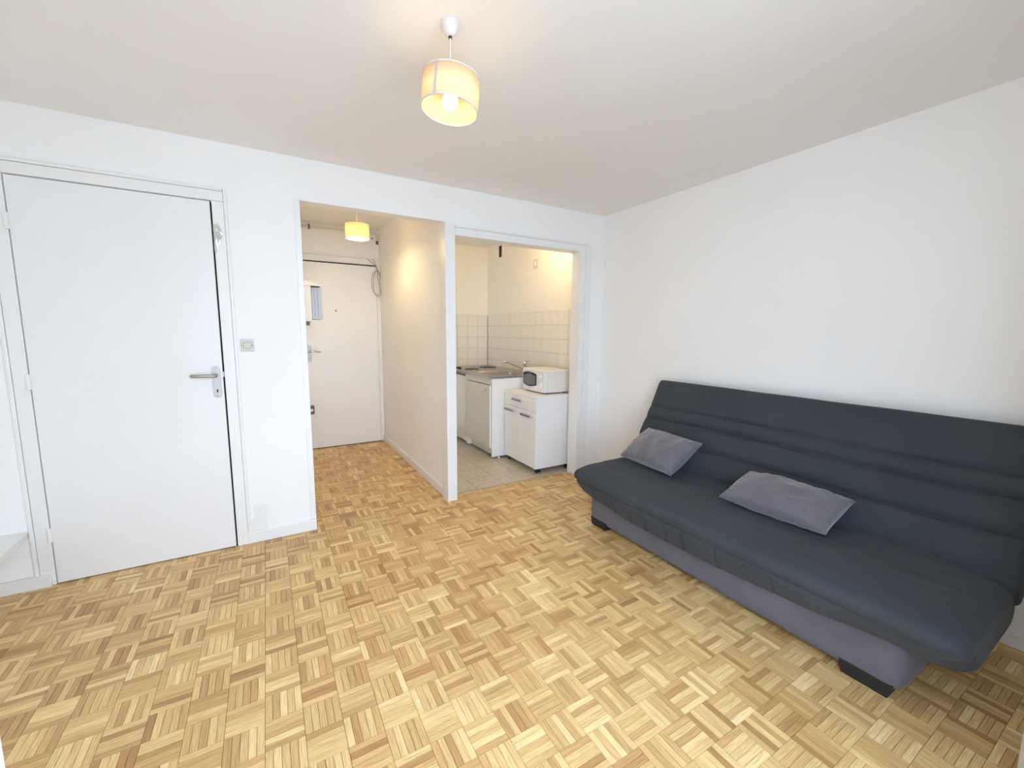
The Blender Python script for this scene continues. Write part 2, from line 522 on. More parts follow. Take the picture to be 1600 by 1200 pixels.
def size_px(pk):
    x0, x1, y0, y1, par, full = pk
    q = [proj((x, y, 0)) for x, y in ((x0, y0), (x1, y0), (x1, y1), (x0, y1))]
    if any(a is None for a in q): return 0
    ctr = proj(((x0 + x1) / 2, (y0 + y1) / 2, 0))
    if not (3 < ctr[0] < 1597 and 3 < ctr[1] < 1197): return 0
    if (x0 > -0.97 and y0 < -0.75): return 0
    return abs(sum(q[k][0] * q[(k+1) % 4][1] - q[(k+1) % 4][0] * q[k][1] for k in range(4))) / 2
order = sorted([k for k in planks if k[5]], key=size_px, reverse=True)[:300]
near = set(order)
gp = 0.00030
def plank_mesh(name, w, h):
    bm = bmesh.new(); plank_geo(bm, gp, w - gp, gp, h - gp, 0.0)
    bmesh.ops.recalc_face_normals(bm, faces=bm.faces)
    me = bpy.data.meshes.new(name); bm.to_mesh(me); bm.free(); me.materials.append(M['parquet'])
    return me
PM = {0: plank_mesh('plank_across', G, G / 5), 1: plank_mesh('plank_along', G / 5, G)}
for pk in order:
    place(PM[pk[4]], 'plank', (pk[0], pk[2], random.uniform(-0.0001, 0.0001)), fl)
bm = bmesh.new()
for pk in planks:
    if pk in near: continue
    plank_geo(bm, pk[0] + gp, pk[1] - gp, pk[2] + gp, pk[3] - gp, random.uniform(-0.0001, 0.0001))
o = obj('parquet_planks', bm, 'parquet', fl); o['kind'] = 'stuff'

# kitchen floor tiles
fk = struct('floor_kitchen', box(KX0, KX1, 0.111, KYB, -0.06, -0.004), 'grout', 'speckled beige terrazzo tile floor of the kitchenette', 'floor', origin=(-0.75, 1.2, 0))
Q = 0.249; n = 0
tm = {}
for i in range(-8, 5):
    for j in range(-1, 12):
        x0, x1 = max(-0.718 + i * Q, KX0), min(-0.718 + (i + 1) * Q, KX1); y0, y1 = max(0.112 + j * Q, 0.106), min(0.112 + (j + 1) * Q, KYB)
        if x1 - x0 < 0.01 or y1 - y0 < 0.01: continue
        w, h = round(x1 - x0, 4), round(y1 - y0, 4)
        if (w, h) not in tm:
            b_ = bmesh.new(); g = 0.0018
            c = 0.001
            lo = [b_.verts.new(q) for q in ((g, g, -0.004), (w-g, g, -0.004), (w-g, h-g, -0.004), (g, h-g, -0.004))]
            hi = [b_.verts.new(q) for q in ((g+c, g+c, 0), (w-g-c, g+c, 0), (w-g-c, h-g-c, 0), (g+c, h-g-c, 0))]
            b_.faces.new(hi)
            for a in range(4): b_.faces.new((lo[a], lo[(a+1) % 4], hi[(a+1) % 4], hi[a]))
            me = bpy.data.meshes.new('floor_tile'); b_.to_mesh(me); b_.free(); me.materials.append(M['terrazzo'])
            tm[(w, h)] = me
        place(tm[(w, h)], 'floor_tile', (x0, y0, 0), fk)
struct('trim_9', box(KX0 + 0.012, -0.280, 0.096, 0.110, -0.003, 0.0025), 'cable', 'thin threshold strip between parquet and terrazzo', 'threshold', bevel=0.001)

# ------------------------------------------------------------------ baseboards, casings
def baseboard(name, a, label):
    return struct(name, box(*a), 'trim', label, 'baseboard', bevel=0.004)
baseboard('baseboard_back', (-2.900, HX0 + 0.002, -0.016, 0.0, 0, 0.075), 'low white baseboard under the wall socket')
baseboard('baseboard_back_left', (XL, -3.735, -0.030, -0.001, 0, 0.065), 'white baseboard left of the white flush door')
baseboard('baseboard_back_right', (-0.155, 0, -0.014, 0.0, 0, 0.085), 'short white baseboard piece in the corner beside sofa bed')
baseboard('baseboard_right', (-0.014, 0, YF, -0.014, 0, 0.062), 'white baseboard running behind the sofa bed')
baseboard('baseboard_left', (XL, XL + 0.014, YF, -0.03, 0, 0.065), 'white baseboard below the low wall ledge')
baseboard('baseboard_hall', (HX1 - 0.016, HX1, 0.10, HYB, 0, 0.072), 'cream baseboard along the hall partition wall')
baseboard('baseboard_front', (WX1 + 0.06, -0.014, YF, YF + 0.014, 0, 0.065), 'white baseboard under the window wall')

def casing(name, x0, x1, z1, wid, y, th, label, right=True, left=True):
    t = thing(name, ((x0 + x1) / 2, y, 0), label, 'door casing', kind='structure')
    lip = 0.018
    ww = wid - lip
    if left:
        obj('side_board', box(x0 - ww, x0, y - th, y + 0.001, 0, z1), 'trim', t, bevel=0.003)
        obj('moulding', box(x0 - wid, x0 - ww - 0.001, y - th - 0.006, y + 0.001, 0, z1 + wid), 'trim', t, bevel=0.004)
    if right:
        obj('side_board', box(x1, x1 + ww, y - th, y + 0.001, 0, z1), 'trim', t, bevel=0.003)
        obj('moulding', box(x1 + ww + 0.001, x1 + wid, y - th - 0.006, y + 0.001, 0, z1 + wid), 'trim', t, bevel=0.004)
    hx0 = x0 - ww if left else x0 + 0.0005
    obj('head_board', box(hx0, x1 + ww, y - th, y + 0.001, z1 + 0.001, z1 + ww), 'trim', t, bevel=0.003)
    obj('moulding', box(hx0, x1 + ww, y - th - 0.006, y + 0.001, z1 + ww + 0.001, z1 + wid), 'trim', t, bevel=0.004)
    return t
casing('trim_1', -3.722, -2.926, 2.046, 0.074, 0.0, 0.012, 'white stepped casing around the closed flush door')
t = casing('trim_2', -1.463, -0.277, 2.032, 0.074, 0.0, 0.012, 'white casing framing the kitchenette opening', left=False)
obj('jamb', box(-1.541, -1.463, -0.0125, 0.112, 0, 2.1185), 'trim', t, bevel=0.003)
obj('jamb', box(-0.277, -0.255, 0.0, 0.112, 0, 2.055), 'trim', t, bevel=0.003)
obj('jamb', box(-1.463, -0.277, 0.0, 0.112, 2.032, 2.056), 'trim', t, bevel=0.003)
struct('trim_3', box(-2.514, HX0 + 0.002, -0.007, 0.02, 0.076, 2.125), 'trim', 'white corner strip on the left edge of the hall opening', 'corner trim', bevel=0.003)
struct('trim_4', box(HX1 - 0.012, HX1 + 0.001, 0.101, 0.135, 0.07, 2.118), 'trim', 'thin cream strip at the front edge of the hall partition', 'corner trim', bevel=0.003)
struct('trim_6', box(-0.196, -0.150, -0.008, 0.0, 0.085, 2.115), 'trim', 'slim white boxed strip beside the kitchenette casing', 'trunking', bevel=0.003)
casing('trim_5', -2.40, -1.560, 2.078, 0.085, HYB + 0.03, 0.020, 'cream casing around the entrance door at the hall end')

# ------------------------------------------------------------------ doors
d1 = thing('door_1', (-3.32, 0, 0), 'closed flush white door with a lever handle', 'door', kind='structure')
obj('door_leaf', box(-3.7165, -2.9345, -0.014, 0.026, 0.006, 2.040), 'gloss', d1, bevel=0.002)
obj('door_gap', box(-3.7215, -2.9265, 0.050, 0.069, 0.0, 2.045), 'dark', d1)  # black sheet behind the leaf, painted shade for the gap around it
hd = obj('handle_plate', prism(bmesh.new(), rounded(-2.986, -2.946, 0.935, 1.118, 0.0195, 8), 'y', -0.020, -0.013), 'satin', d1, bevel=0.0015)
obj('lever', tube(tube(bmesh.new(), [(-2.966, -0.018, 1.066), (-2.966, -0.058, 1.066)], 0.0095, 14),
     [(-2.958, -0.058, 1.066), (-2.985, -0.060, 1.066), (-3.03, -0.060, 1.067), (-3.078, -0.058, 1.068), (-3.084, -0.057, 1.068)], [0.0098, 0.0098, 0.0092, 0.0095, 0.006], 14), 'satin', hd, smooth=True)
obj('keyhole', prism(bmesh.new(), rounded(-2.969, -2.962, 0.966, 0.984, 0.003, 4), 'y', -0.0206, -0.0196), 'dark', hd)
for z in (1.106, 0.947):
    obj('screw', lathe(bmesh.new(), [(0.004, 0), (0.004, -0.0012), (0.0, -0.0016)], (-2.966, -0.020, z), 'y', 12), 'greymetal', hd)
for z in (1.83, 1.068, 0.273):
    h_ = obj('hinge', lathe(bmesh.new(), [(0.0, 0.04), (0.009, 0.038), (0.010, 0.001), (0.0088, 0.0), (0.010, -0.001), (0.009, -0.038), (0.0, -0.04)], (-3.722, -0.020, z), 'z', 14), 'trim', d1, smooth=False)
obj('latch_strike', box(-2.9340, -2.9275, -0.0135, 0.0, 1.055, 1.085), 'satin', d1)

YD = HYB - 0.002
d2 = thing('door_2', (-1.96, YD, 0), 'cream flush entrance door with peephole at the hall end', 'door', kind='structure')
obj('door_leaf', box(-2.385, -1.566, YD - 0.012, YD + 0.026, 0.008, 2.062), 'gloss', d2, bevel=0.002)
obj('door_gap', box(-2.395, -1.562, YD + 0.012, YD + 0.030, 0.0, 2.077), 'dark', d2)  # dark panel paints the shaded line around the entrance door
yp = YD - 0.012
hp = obj('handle_plate', prism(bmesh.new(), rounded(-2.330, -2.288, 0.985, 1.162, 0.0205, 8), 'y', yp - 0.008, yp + 0.001), 'satin', d2, bevel=0.0015)
obj('lever', tube(tube(bmesh.new(), [(-2.309, yp, 1.096), (-2.309, yp - 0.05, 1.096)], 0.009, 12),
     [(-2.315, yp - 0.05, 1.096), (-2.28, yp - 0.054, 1.099), (-2.24, yp - 0.05, 1.100), (-2.195, yp - 0.042, 1.092)], [0.009, 0.009, 0.008, 0.007], 12), 'chrome', hp, smooth=True)
obj('keyhole', lathe(bmesh.new(), [(0.009, 0), (0.009, -0.004), (0.0, -0.004)], (-2.309, yp - 0.008, 1.022), 'y', 16), 'greymetal', hp)
obj('border', prism(bmesh.new(), rounded(-2.333, -2.285, 0.982, 1.165, 0.023, 8), 'y', yp - 0.002, yp + 0.0005), 'greymetal', hp)
lk = obj('rim_lock', box(-2.345, -2.286, yp - 0.03, yp, 0.405, 0.50), 'brown', d2, bevel=0.006)
obj('lock_knob', lathe(bmesh.new(), [(0.012, 0), (0.016, -0.004), (0.016, -0.012), (0.0, -0.014)], (-2.312, yp - 0.03, 0.452), 'y', 18), 'wplastic', lk)
obj('key_tag', box(-2.283, -2.250, yp - 0.010, yp, 0.428, 0.478), 'wplastic', d2, bevel=0.003)
obj('peephole', lathe(bmesh.new(), [(0.009, 0), (0.009, -0.003), (0.005, -0.004), (0.0, -0.0035)], (-2.015, yp, 1.548), 'y', 18), 'brown', d2)
for z in (1.86, 1.06, 0.30):
    obj('hinge', lathe(bmesh.new(), [(0.0, 0.04), (0.008, 0.038), (0.009, 0.0), (0.008, -0.038), (0.0, -0.04)], (-1.561, yp - 0.012, z), 'z', 12), 'trim', d2)

# French window: fixed frame and two leaves swung into the room
w1 = thing('window_1', ((WX0 + WX1) / 2, YF, WZ0), 'white French window standing open to the room', 'window', kind='structure')
obj('window_frame', boxes([(WX0, WX0 + 0.05, YF - 0.14, YF - 0.08, WZ0, WZ1), (WX1 - 0.05, WX1, YF - 0.14, YF - 0.08, WZ0, WZ1),
     (WX0 + 0.05, WX1 - 0.05, YF - 0.14, YF - 0.08, WZ1 - 0.05, WZ1), (WX0 + 0.05, WX1 - 0.05, YF - 0.14, YF - 0.08, WZ0, WZ0 + 0.03)]), 'frame', w1, bevel=0.003)
def leaf(hx, hy, ex, ey):
    d = Vector((ex - hx, ey - hy, 0)); L_ = d.length; ang = math.atan2(d.y, d.x)
    Mx = Matrix.Translation((hx, hy, 0)) @ Matrix.Rotation(ang, 4, 'Z')
    z0, z1 = WZ0 + 0.03, WZ1 - 0.05
    st = 0.075
    bmf = boxes([(0, st, -0.022, 0.022, z0, z1), (L_ - st, L_, -0.022, 0.022, z0, z1), (st, L_ - st, -0.022, 0.022, z1 - st, z1), (st, L_ - st, -0.022, 0.022, z0, z0 + 0.11)])
    bmesh.ops.transform(bmf, matrix=Mx, verts=bmf.verts)
    f = obj('window_leaf', bmf, 'frame', w1, bevel=0.004)
    bmg = box(st - 0.004, L_ - st + 0.004, -0.003, 0.003, z0 + 0.106, z1 - st + 0.004)
    bmesh.ops.transform(bmg, matrix=Mx, verts=bmg.verts)
    obj('glass_pane', bmg, 'glass', f)
def ray_xy(px, py):
    return CF + CR * ((px - 800) / FPX) - CU * ((py - 600) / FPX)
rl = ray_xy(0, 1095); eL = CAM + rl * 0.415
leaf(WX0 + 0.02, YF + 0.03, eL.x - 0.022, eL.y)
rr_ = ray_xy(1600, 1140); eR = CAM + rr_ * 1.20
leaf(WX1 - 0.02, YF + 0.03, eR.x, eR.y - 0.02)
# outside, added unseen: block sky light from below, bounce some to the ceiling
tag(obj('balcony_slab', box(XL - 0.3, 0.3, YF - 1.3, YF - 0.22, -0.20, -0.04), 'cement'), 'grey concrete balcony slab outside the window', 'balcony', kind='structure')
tag(obj('ground', box(-40, 40, -60, YF - 2.5, -9.2, -9.0), 'cement'), 'grey street far below the balcony', 'ground', kind='structure')

# ------------------------------------------------------------------ sofa bed
def catmull(pts, per=10):
    n = len(pts); out = []
    for i in range(n):
        p0, p1, p2, p3 = (Vector(pts[(i + k - 1) % n]) for k in range(4))
        for k in range(per):
            t = k / per
            out.append(0.5 * ((2 * p1) + (-p0 + p2) * t + (2*p0 - 5*p1 + 4*p2 - p3) * t*t + (-p0 + 3*p1 - 3*p2 + p3) * t**3))
    return out

def slab(pts, y0, y1, r, Ra, Rb, disp, ns=230, ny=230, ang=0.0, warp=None):
    sec = catmull([(a, b) for a, b in pts], 24)
    # resample by arc length
    n = len(sec); acc = [0]
    for i in range(n): acc.append(acc[-1] + (sec[(i + 1) % n] - sec[i]).length)
    tot = acc[-1]; P = []; j = 0
    for k in range(ns):
        s = tot * k / ns
        while acc[j + 1] < s: j += 1
        f = (s - acc[j]) / max(1e-9, acc[j + 1] - acc[j])
        P.append(sec[j].lerp(sec[(j + 1) % n], f))
    area = sum(P[k].x * P[(k + 1) % ns].y - P[(k + 1) % ns].x * P[k].y for k in range(ns))
    N = []
    for k in range(ns):
        t = (P[(k + 1) % ns] - P[k - 1]).normalized()
        q = Vector((t.y, -t.x)) if area > 0 else Vector((-t.y, t.x))
        N.append(q)
    ca, sa = math.cos(ang), math.sin(ang)
    loc = [Vector((p.x * ca + p.y * sa, -p.x * sa + p.y * ca)) for p in P]
    lo = Vector((min(p.x for p in loc), min(p.y for p in loc))); hi = Vector((max(p.x for p in loc), max(p.y for p in loc)))
    ctr = (lo + hi) / 2; half = (hi - lo) / 2
    # stations, denser at both ends
    st = []
    for k in range(ny + 1):
        u = k / ny
        st.append(y0 + (y1 - y0) * (u - 0.10 * math.sin(4 * math.pi * u) / (2 * math.pi)))
    ex = []
    for q in range(7): ex.append(0.5 * (1 - math.cos(math.pi * q / 14)))
    L = abs(y1 - y0)
    ds = sorted(set([round(L * k / ny, 5) for k in range(ny + 1)] + [round(Ra * v, 5) for v in ex] + [round(L - Rb * v, 5) for v in ex]))
    sg = 1 if y1 > y0 else -1
    bm = bmesh.new(); rings = []
    for d in ds:
        ka = min(1, d / Ra); kb = min(1, (L - d) / Rb)
        k_ = min(math.sqrt(max(0, 1 - (1 - ka) ** 2)), math.sqrt(max(0, 1 - (1 - kb) ** 2)))
        ins = r * (1 - k_)
        a1, a2 = (half.x - ins) / half.x, (half.y - ins) / half.y
        ring = []
        y = y0 + sg * d
        for q in range(ns):
            l = Vector(((loc[q].x - ctr.x) * a1 + ctr.x, (loc[q].y - ctr.y) * a2 + ctr.y))
            x, z = l.x * ca - l.y * sa, l.x * sa + l.y * ca
            dv = disp(P[q].x, P[q].y, y, N[q]) * (0.3 + 0.7 * k_)
            ring.append(bm.verts.new((x + N[q].x * dv, y, z + N[q].y * dv + (warp(P[q].x, P[q].y, y) if warp else 0))))
        rings.append(ring)
    for A, B in zip(rings[:-1], rings[1:]):
        for q in range(ns):
            bm.faces.new((A[q], A[(q + 1) % ns], B[(q + 1) % ns], B[q]))
    for R_ in (rings[0], rings[-1]):
        c = Vector((0, 0, 0))
        for v in R_: c += v.co
        c /= ns
        cv = bm.verts.new(c)
        for q in range(ns): bm.faces.new((R_[q], R_[(q + 1) % ns], cv))
    return bm

def nz(x, y, z): return noise.noise(Vector((x, y, z)))
def groove(t, t0, w): return math.exp(-((t - t0) / w) ** 2)

sofa = thing('sofa_bed', (-0.5, -1.74, 0), 'large charcoal click-clack sofa bed along the right wall', 'sofa')
SEAMS = (0.787, 0.707, 0.577)
def back_disp(x, z, y, n):
    front = max(0.0, min(1.0, -n.x * 1.6))
    v = 0
    wob = 0.006 * nz(y * 1.6, 3.1, 0) + 0.002 * nz(y * 5, 1.0, 0)
    for s0, w, dp in ((SEAMS[0], 0.008, 0.020), (SEAMS[1], 0.008, 0.024), (SEAMS[2], 0.009, 0.026)):
        v -= dp * math.exp(-abs(z + wob - s0) / w) * (0.9 + 0.4 * nz(y * 2.2, s0 * 9, 0))
    ts = (0.965,) + SEAMS + (0.44,)
    for a, b in zip(ts[:-1], ts[1:]):
        if b < z + wob < a:
            u = (z + wob - b) / (a - b); v += 0.016 * math.sin(math.pi * u) ** 0.7 * (1.0 if a - b < 0.16 else 0.6)
    v += 0.006 * nz(y * 2.4 + z * 3, z * 5.0, 2.0) + 0.004 * nz(y * 9 - z * 14, z * 7, 5.0) * (1.2 if z < 0.75 else 0.4)
    # loose pulls under the lowest seam
    if z < 0.60: v += 0.010 * abs(nz(y * 7 + z * 16, z * 3, 9.0)) - 0.003
    e = max(0.0, min(1.0, (-0.795 - y) / 0.10, (y + 2.69) / 0.10)); e = e * e * (3 - 2 * e)
    v *= 0.3 + 0.7 * e
    return v * front + (1 - front) * 0.002 * nz(y * 4, z * 8, x * 8)
back_pts = [(-0.112, 0.968), (-0.095, 0.970), (-0.078, 0.966), (-0.070, 0.93), (-0.110, 0.78), (-0.20, 0.55), (-0.27, 0.40), (-0.33, 0.335), (-0.385, 0.345),
            (-0.400, 0.42), (-0.335, 0.55), (-0.245, 0.71), (-0.175, 0.845), (-0.130, 0.945)]
obj('backrest', slab(back_pts, -0.795, -2.690, 0.020, 0.015, 0.03, back_disp, ns=260, ny=300, ang=math.radians(-30)), 'cover', sofa, smooth=True)
PLEATS = [-0.98, -1.10, -1.17, -1.30, -1.40, -1.55, -1.66, -1.85, -1.98, -2.10]
def seat_disp(x, z, y, n):
    v = 0
    fr = max(0.0, -n.x)
    wob = 0.006 * nz(y * 2.3, 8.0, 0)
    if x < -0.80:
        v -= 0.020 * math.exp(-abs(z + wob - 0.332) / 0.007)
        if z < 0.335:
            for p_ in PLEATS:
                v -= 0.009 * groove(y + 0.02 * nz(z * 20, p_ * 9, 0), p_, 0.005) * min(1, (0.34 - z) / 0.03)
            v += 0.003 * nz(y * 6, z * 6, 4.0)
            v += 0.010 * nz(y * 1.6, 0.5, 7.7)
    if n.y > 0.5 and x > -0.86:
        for x0, dp in ((-0.745, 0.004), (-0.62, 0.0045), (-0.50, 0.004)):
            v -= dp * groove(x + 0.01 * nz(y * 1.7, x0 * 10, 0), x0, 0.007)
        v += 0.005 * nz(y * 2.6, x * 9, 1.0) + 0.0025 * nz(y * 7, x * 24, 6.0)
    return v
def seat_warp(x, z, y):
    tab = ((-0.78, 0.030), (-1.0, 0.0), (-1.3, -0.020), (-1.75, -0.018), (-2.2, 0.004), (-2.5, 0.042), (-2.72, 0.060))
    a = tab[0][1] if y > tab[0][0] else tab[-1][1]
    for (ya, va), (yb, vb) in zip(tab[:-1], tab[1:]):
        if yb <= y <= ya:
            t = (ya - y) / (ya - yb); t = t * t * (3 - 2 * t); a = va + (vb - va) * t
    return a * max(0.0, min(1.0, (0.345 - z) / 0.11)) * max(0.0, min(1.0, (-0.78 - x) / 0.08))
seat_pts = [(-0.36, 0.235), (-0.60, 0.215), (-0.80, 0.205), (-0.862, 0.210), (-0.905, 0.258), (-0.938, 0.322), (-0.956, 0.372), (-0.946, 0.398), (-0.905, 0.413), (-0.82, 0.424),
            (-0.70, 0.428), (-0.55, 0.430), (-0.43, 0.432), (-0.355, 0.42), (-0.315, 0.36), (-0.315, 0.28)]
obj('seat', slab(seat_pts, -0.800, -2.680, 0.060, 0.040, 0.11, seat_disp, ns=260, ny=300, warp=seat_warp), 'cover', sofa, smooth=True)
# storage base wrapped in grey cloth
def base_disp(x, z, y, n):
    return 0.003 * nz(y * 2.5, z * 9, x * 5) + 0.0015 * nz(y * 11, z * 8, 3)
base_pts = [(-0.20, 0.030), (-0.40, 0.026), (-0.62, 0.026), (-0.775, 0.030), (-0.804, 0.050), (-0.812, 0.12), (-0.808, 0.19), (-0.79, 0.235), (-0.60, 0.24), (-0.40, 0.24), (-0.22, 0.235), (-0.19, 0.19), (-0.19, 0.06)]
obj('base_box', slab(base_pts, -0.822, -2.520, 0.05, 0.05, 0.06, base_disp, ns=160, ny=120), 'basefab', sofa, smooth=True)
for y0, y1 in ((-0.855, -0.985), (-2.335, -2.480)):
    for x0, x1, hx in ((-0.807, -0.70, 1), (-0.31, -0.21, 0)):
        bmf = bmesh.new()
        a, b = max(y0, y1), min(y0, y1)
        prism(bmf, [(a, 0.0), (a + 0.012, 0.055), (b - 0.012, 0.055), (b, 0.0)], 'x', x0, x1)
        obj('foot', bmf, 'foot', sofa, bevel=0.003)
# hinge bracket of the click-clack mechanism at the near end
obj('mechanism', tube(bmesh.new(), [(-0.30, -2.60, 0.24), (-0.30, -2.60, 0.33), (-0.26, -2.60, 0.42)], 0.012, 8), 'black', sofa, smooth=True)

# ------------------------------------------------------------------ cushions
def cushion(name, a, b, c, d, T_, seed, label):
    a, b, c, d = map(Vector, (a, b, c, d))
    ctr = (a + b + c + d) / 4
    U = ((b - a) + (c - d)) / 4; V = ((d - a) + (c - b)) / 4
    Nn = U.cross(V).normalized()
    if Nn.z < 0: Nn = -Nn
    n = 44; bm = bmesh.new(); top = {}; bot = {}
    for i in range(n + 1):
        for j in range(n + 1):
            u = -math.cos(math.pi * i / n); v = -math.cos(math.pi * j / n)
            u = 0.55 * u + 0.45 * (2 * i / n - 1); v = 0.55 * v + 0.45 * (2 * j / n - 1)
            cn = (abs(u) * abs(v)) ** 6
            eu = u * (0.97 + 0.05 * cn); ev = v * (0.95 + 0.10 * cn)
            base = ctr + U * eu * 1.03 + V * ev * 1.03
            h = (max(0, (1 - u * u)) ** 0.36) * (max(0, (1 - v * v)) ** 0.34)
            edge = max(abs(u), abs(v))
            w = 0.010 * nz(u * 3.1 + seed, v * 2.4, 0.3) * h
            # puckers that run in from the seams
            pu = 0.011 * nz(u * 8.5 + seed * 3, v * 1.5, 1.2) * (abs(v) ** 3) * min(1, h * 3)
            pv = 0.006 * nz(v * 8.5 + seed, u * 1.5, 4.2) * (abs(u) ** 3) * min(1, h * 3)
            fold = 0.007 * nz((u + v) * 5 + seed, (u - v) * 1.7, 8.0) * h * edge
            sag = 0.006 * nz(u * 1.3, v * 1.3, seed)
            top[i, j] = bm.verts.new(base + Nn * (T_ * h + w + pu + pv + fold + sag))
            if i in (0, n) or j in (0, n): bot[i, j] = top[i, j]
            else: bot[i, j] = bm.verts.new(base - Nn * (T_ * 0.9 * h + 0.5 * w + 0.5 * pu) + Nn * sag)
    for i in range(n):
        for j in range(n):
            bm.faces.new((top[i, j], top[i + 1, j], top[i + 1, j + 1], top[i, j + 1]))
            bm.faces.new((bot[i, j], bot[i, j + 1], bot[i + 1, j + 1], bot[i + 1, j]))
    # seam piping is too thin to part; add a flat lip at the border
    o = tag(obj(name, bm, 'cushion', smooth=True), label, 'cushion', 'mauve-grey cushions on the sofa bed')
    md = o.modifiers.new('sub', 'SUBSURF'); md.levels = 1; md.render_levels = 1
    return o
cushion('cushion', (-0.552, -0.885, 0.468), (-0.640, -1.338, 0.468), (-0.386, -1.378, 0.645), (-0.394, -0.941, 0.645), 0.078, 1.7, 'mauve-grey cushion leaning at the far end of the sofa bed')
cushion('cushion', (-0.640, -1.691, 0.466), (-0.645, -2.168, 0.466), (-0.365, -2.164, 0.552), (-0.408, -1.691, 0.552), 0.072, 5.2, 'creased mauve-grey cushion lying mid-seat on the sofa bed')

# ------------------------------------------------------------------ pendant lamps
def pendant(name, top, zs, r, h, label, bulbmat, tilt=(0, 0), seamdir=None, cup=True, bulbdrop=0.0):
    t = thing(name, top, label, 'lamp', 'drum pendant lamps')
    X, Y, Z = top
    if cup:
        obj('ceiling_cup', lathe(bmesh.new(), [(0.0, -0.041), (0.008, -0.041), (0.014, -0.038), (0.023, -0.030), (0.030, -0.016), (0.033, -0.003), (0.033, 0.0)], (X, Y, Z), 'z', 28), 'lampplastic', t, smooth=True)
        obj('cord_grip', lathe(bmesh.new(), [(0.006, -0.047), (0.006, -0.040)], (X, Y, Z), 'z', 12), 'black', t)
    c = Vector((X, Y, zs))
    obj('cord', tube(bmesh.new(), [(X, Y, Z - (0.04 if cup else 0)), (X, Y, zs + h / 2 + 0.005)], 0.0028, 8), 'lampplastic', t)
    Rm = Matrix.Translation(c) @ Matrix.Rotation(tilt[0], 4, 'X') @ Matrix.Rotation(tilt[1], 4, 'Y') @ Matrix.Translation(-c)
    def put(nm, bm, mat, par, **kw):
        bmesh.ops.transform(bm, matrix=Rm, verts=bm.verts)
        return obj(nm, bm, mat, par, **kw)
    z0, z1 = zs - h / 2, zs + h / 2
    th = 0.0012
    sh = put('lamp_shade', lathe(bmesh.new(), [(r, z0 - zs), (r, z1 - zs), (r - th, z1 - zs), (r - th, z0 - zs)], c, 'z', 64, close=True), 'shade', t, smooth=False)
    for p_ in sh.data.polygons: p_.use_smooth = True
    for zz in (z0, z1):
        put('rim_ring', lathe(bmesh.new(), [(r + 0.0012, zz - zs - 0.002), (r + 0.0012, zz - zs + 0.002), (r - 0.003, zz - zs + 0.002), (r - 0.003, zz - zs - 0.002)], c, 'z', 64, close=True), 'lampplastic', sh)
    if seamdir is not None:
        bm = bmesh.new()
        A, B = [], []
        for k in range(5):
            a = seamdir + (k - 2) * 0.026
            A.append(bm.verts.new(c + Vector(((r + 0.0015) * math.cos(a), (r + 0.0015) * math.sin(a), -h / 2))))
            B.append(bm.verts.new(c + Vector(((r + 0.0015) * math.cos(a), (r + 0.0015) * math.sin(a), h / 2))))
        for k in range(4): bm.faces.new((A[k], A[k + 1], B[k + 1], B[k]))
        put('shade_seam', bm, 'seam', sh)
    # ring and three spokes carrying the shade
    bm = bmesh.new()
    for k in range(3):
        a = k * 2 * math.pi / 3 + 0.4
        tube(bm, [c + Vector((0.02 * math.cos(a), 0.02 * math.sin(a), h / 2 - 0.006)), c + Vector(((r - 0.001) * math.cos(a), (r - 0.001) * math.sin(a), h / 2 - 0.006))], 0.0013, 6)
    put('spider', bm, 'lampplastic', t)
    put('lamp_holder', lathe(bmesh.new(), [(0.0, h / 2 + 0.018), (0.010, h / 2 + 0.016), (0.019, h / 2 + 0.006), (0.021, h / 2 - 0.01), (0.021, h / 2 - 0.035), (0.018, h / 2 - 0.04)], c, 'z', 24), 'lampplastic', t, smooth=True)
    b0 = h / 2 - 0.026 - bulbdrop
    put('bulb', lathe(bmesh.new(), [(0.012, b0), (0.014, b0 - 0.012), (0.022, b0 - 0.03), (0.027, b0 - 0.045), (0.0265, b0 - 0.056), (0.020, b0 - 0.068), (0.010, b0 - 0.0745), (0.0, b0 - 0.0765)], c, 'z', 24), bulbmat, t, smooth=True)
    return t
pendant('pendant_lamp', (-2.104, -1.515, H), 2.142, 0.098, 0.103, 'cream drum pendant lamp with white ceiling cup in main room', 'bulb', tilt=(0.0, math.radians(6)), seamdir=math.radians(218))
pendant('pendant_lamp', (-1.965, 0.98, HH), 2.188, 0.098, 0.118, 'small glowing drum pendant lamp in the entrance hall', 'hallbulb', bulbdrop=0.02)
# kitchenette ceiling bulb, above the lintel
kl = thing('ceiling_light', (-0.40, 0.50, KC), 'bare bulb holder on the kitchenette ceiling near tiled wall', 'lamp')
obj('lamp_base', lathe(bmesh.new(), [(0.04, 0.0), (0.04, -0.02), (0.022, -0.035), (0.02, -0.07)], (-0.40, 0.50, KC), 'z', 24), 'lampplastic', kl, smooth=True)
obj('bulb', lathe(bmesh.new(), [(0.013, -0.068), (0.016, -0.085), (0.028, -0.11), (0.030, -0.13), (0.020, -0.152), (0.0, -0.16)], (-0.40, 0.50, KC), 'z', 24), 'kitbulb', kl, smooth=True)

# ------------------------------------------------------------------ kitchenette units
FX = -0.731
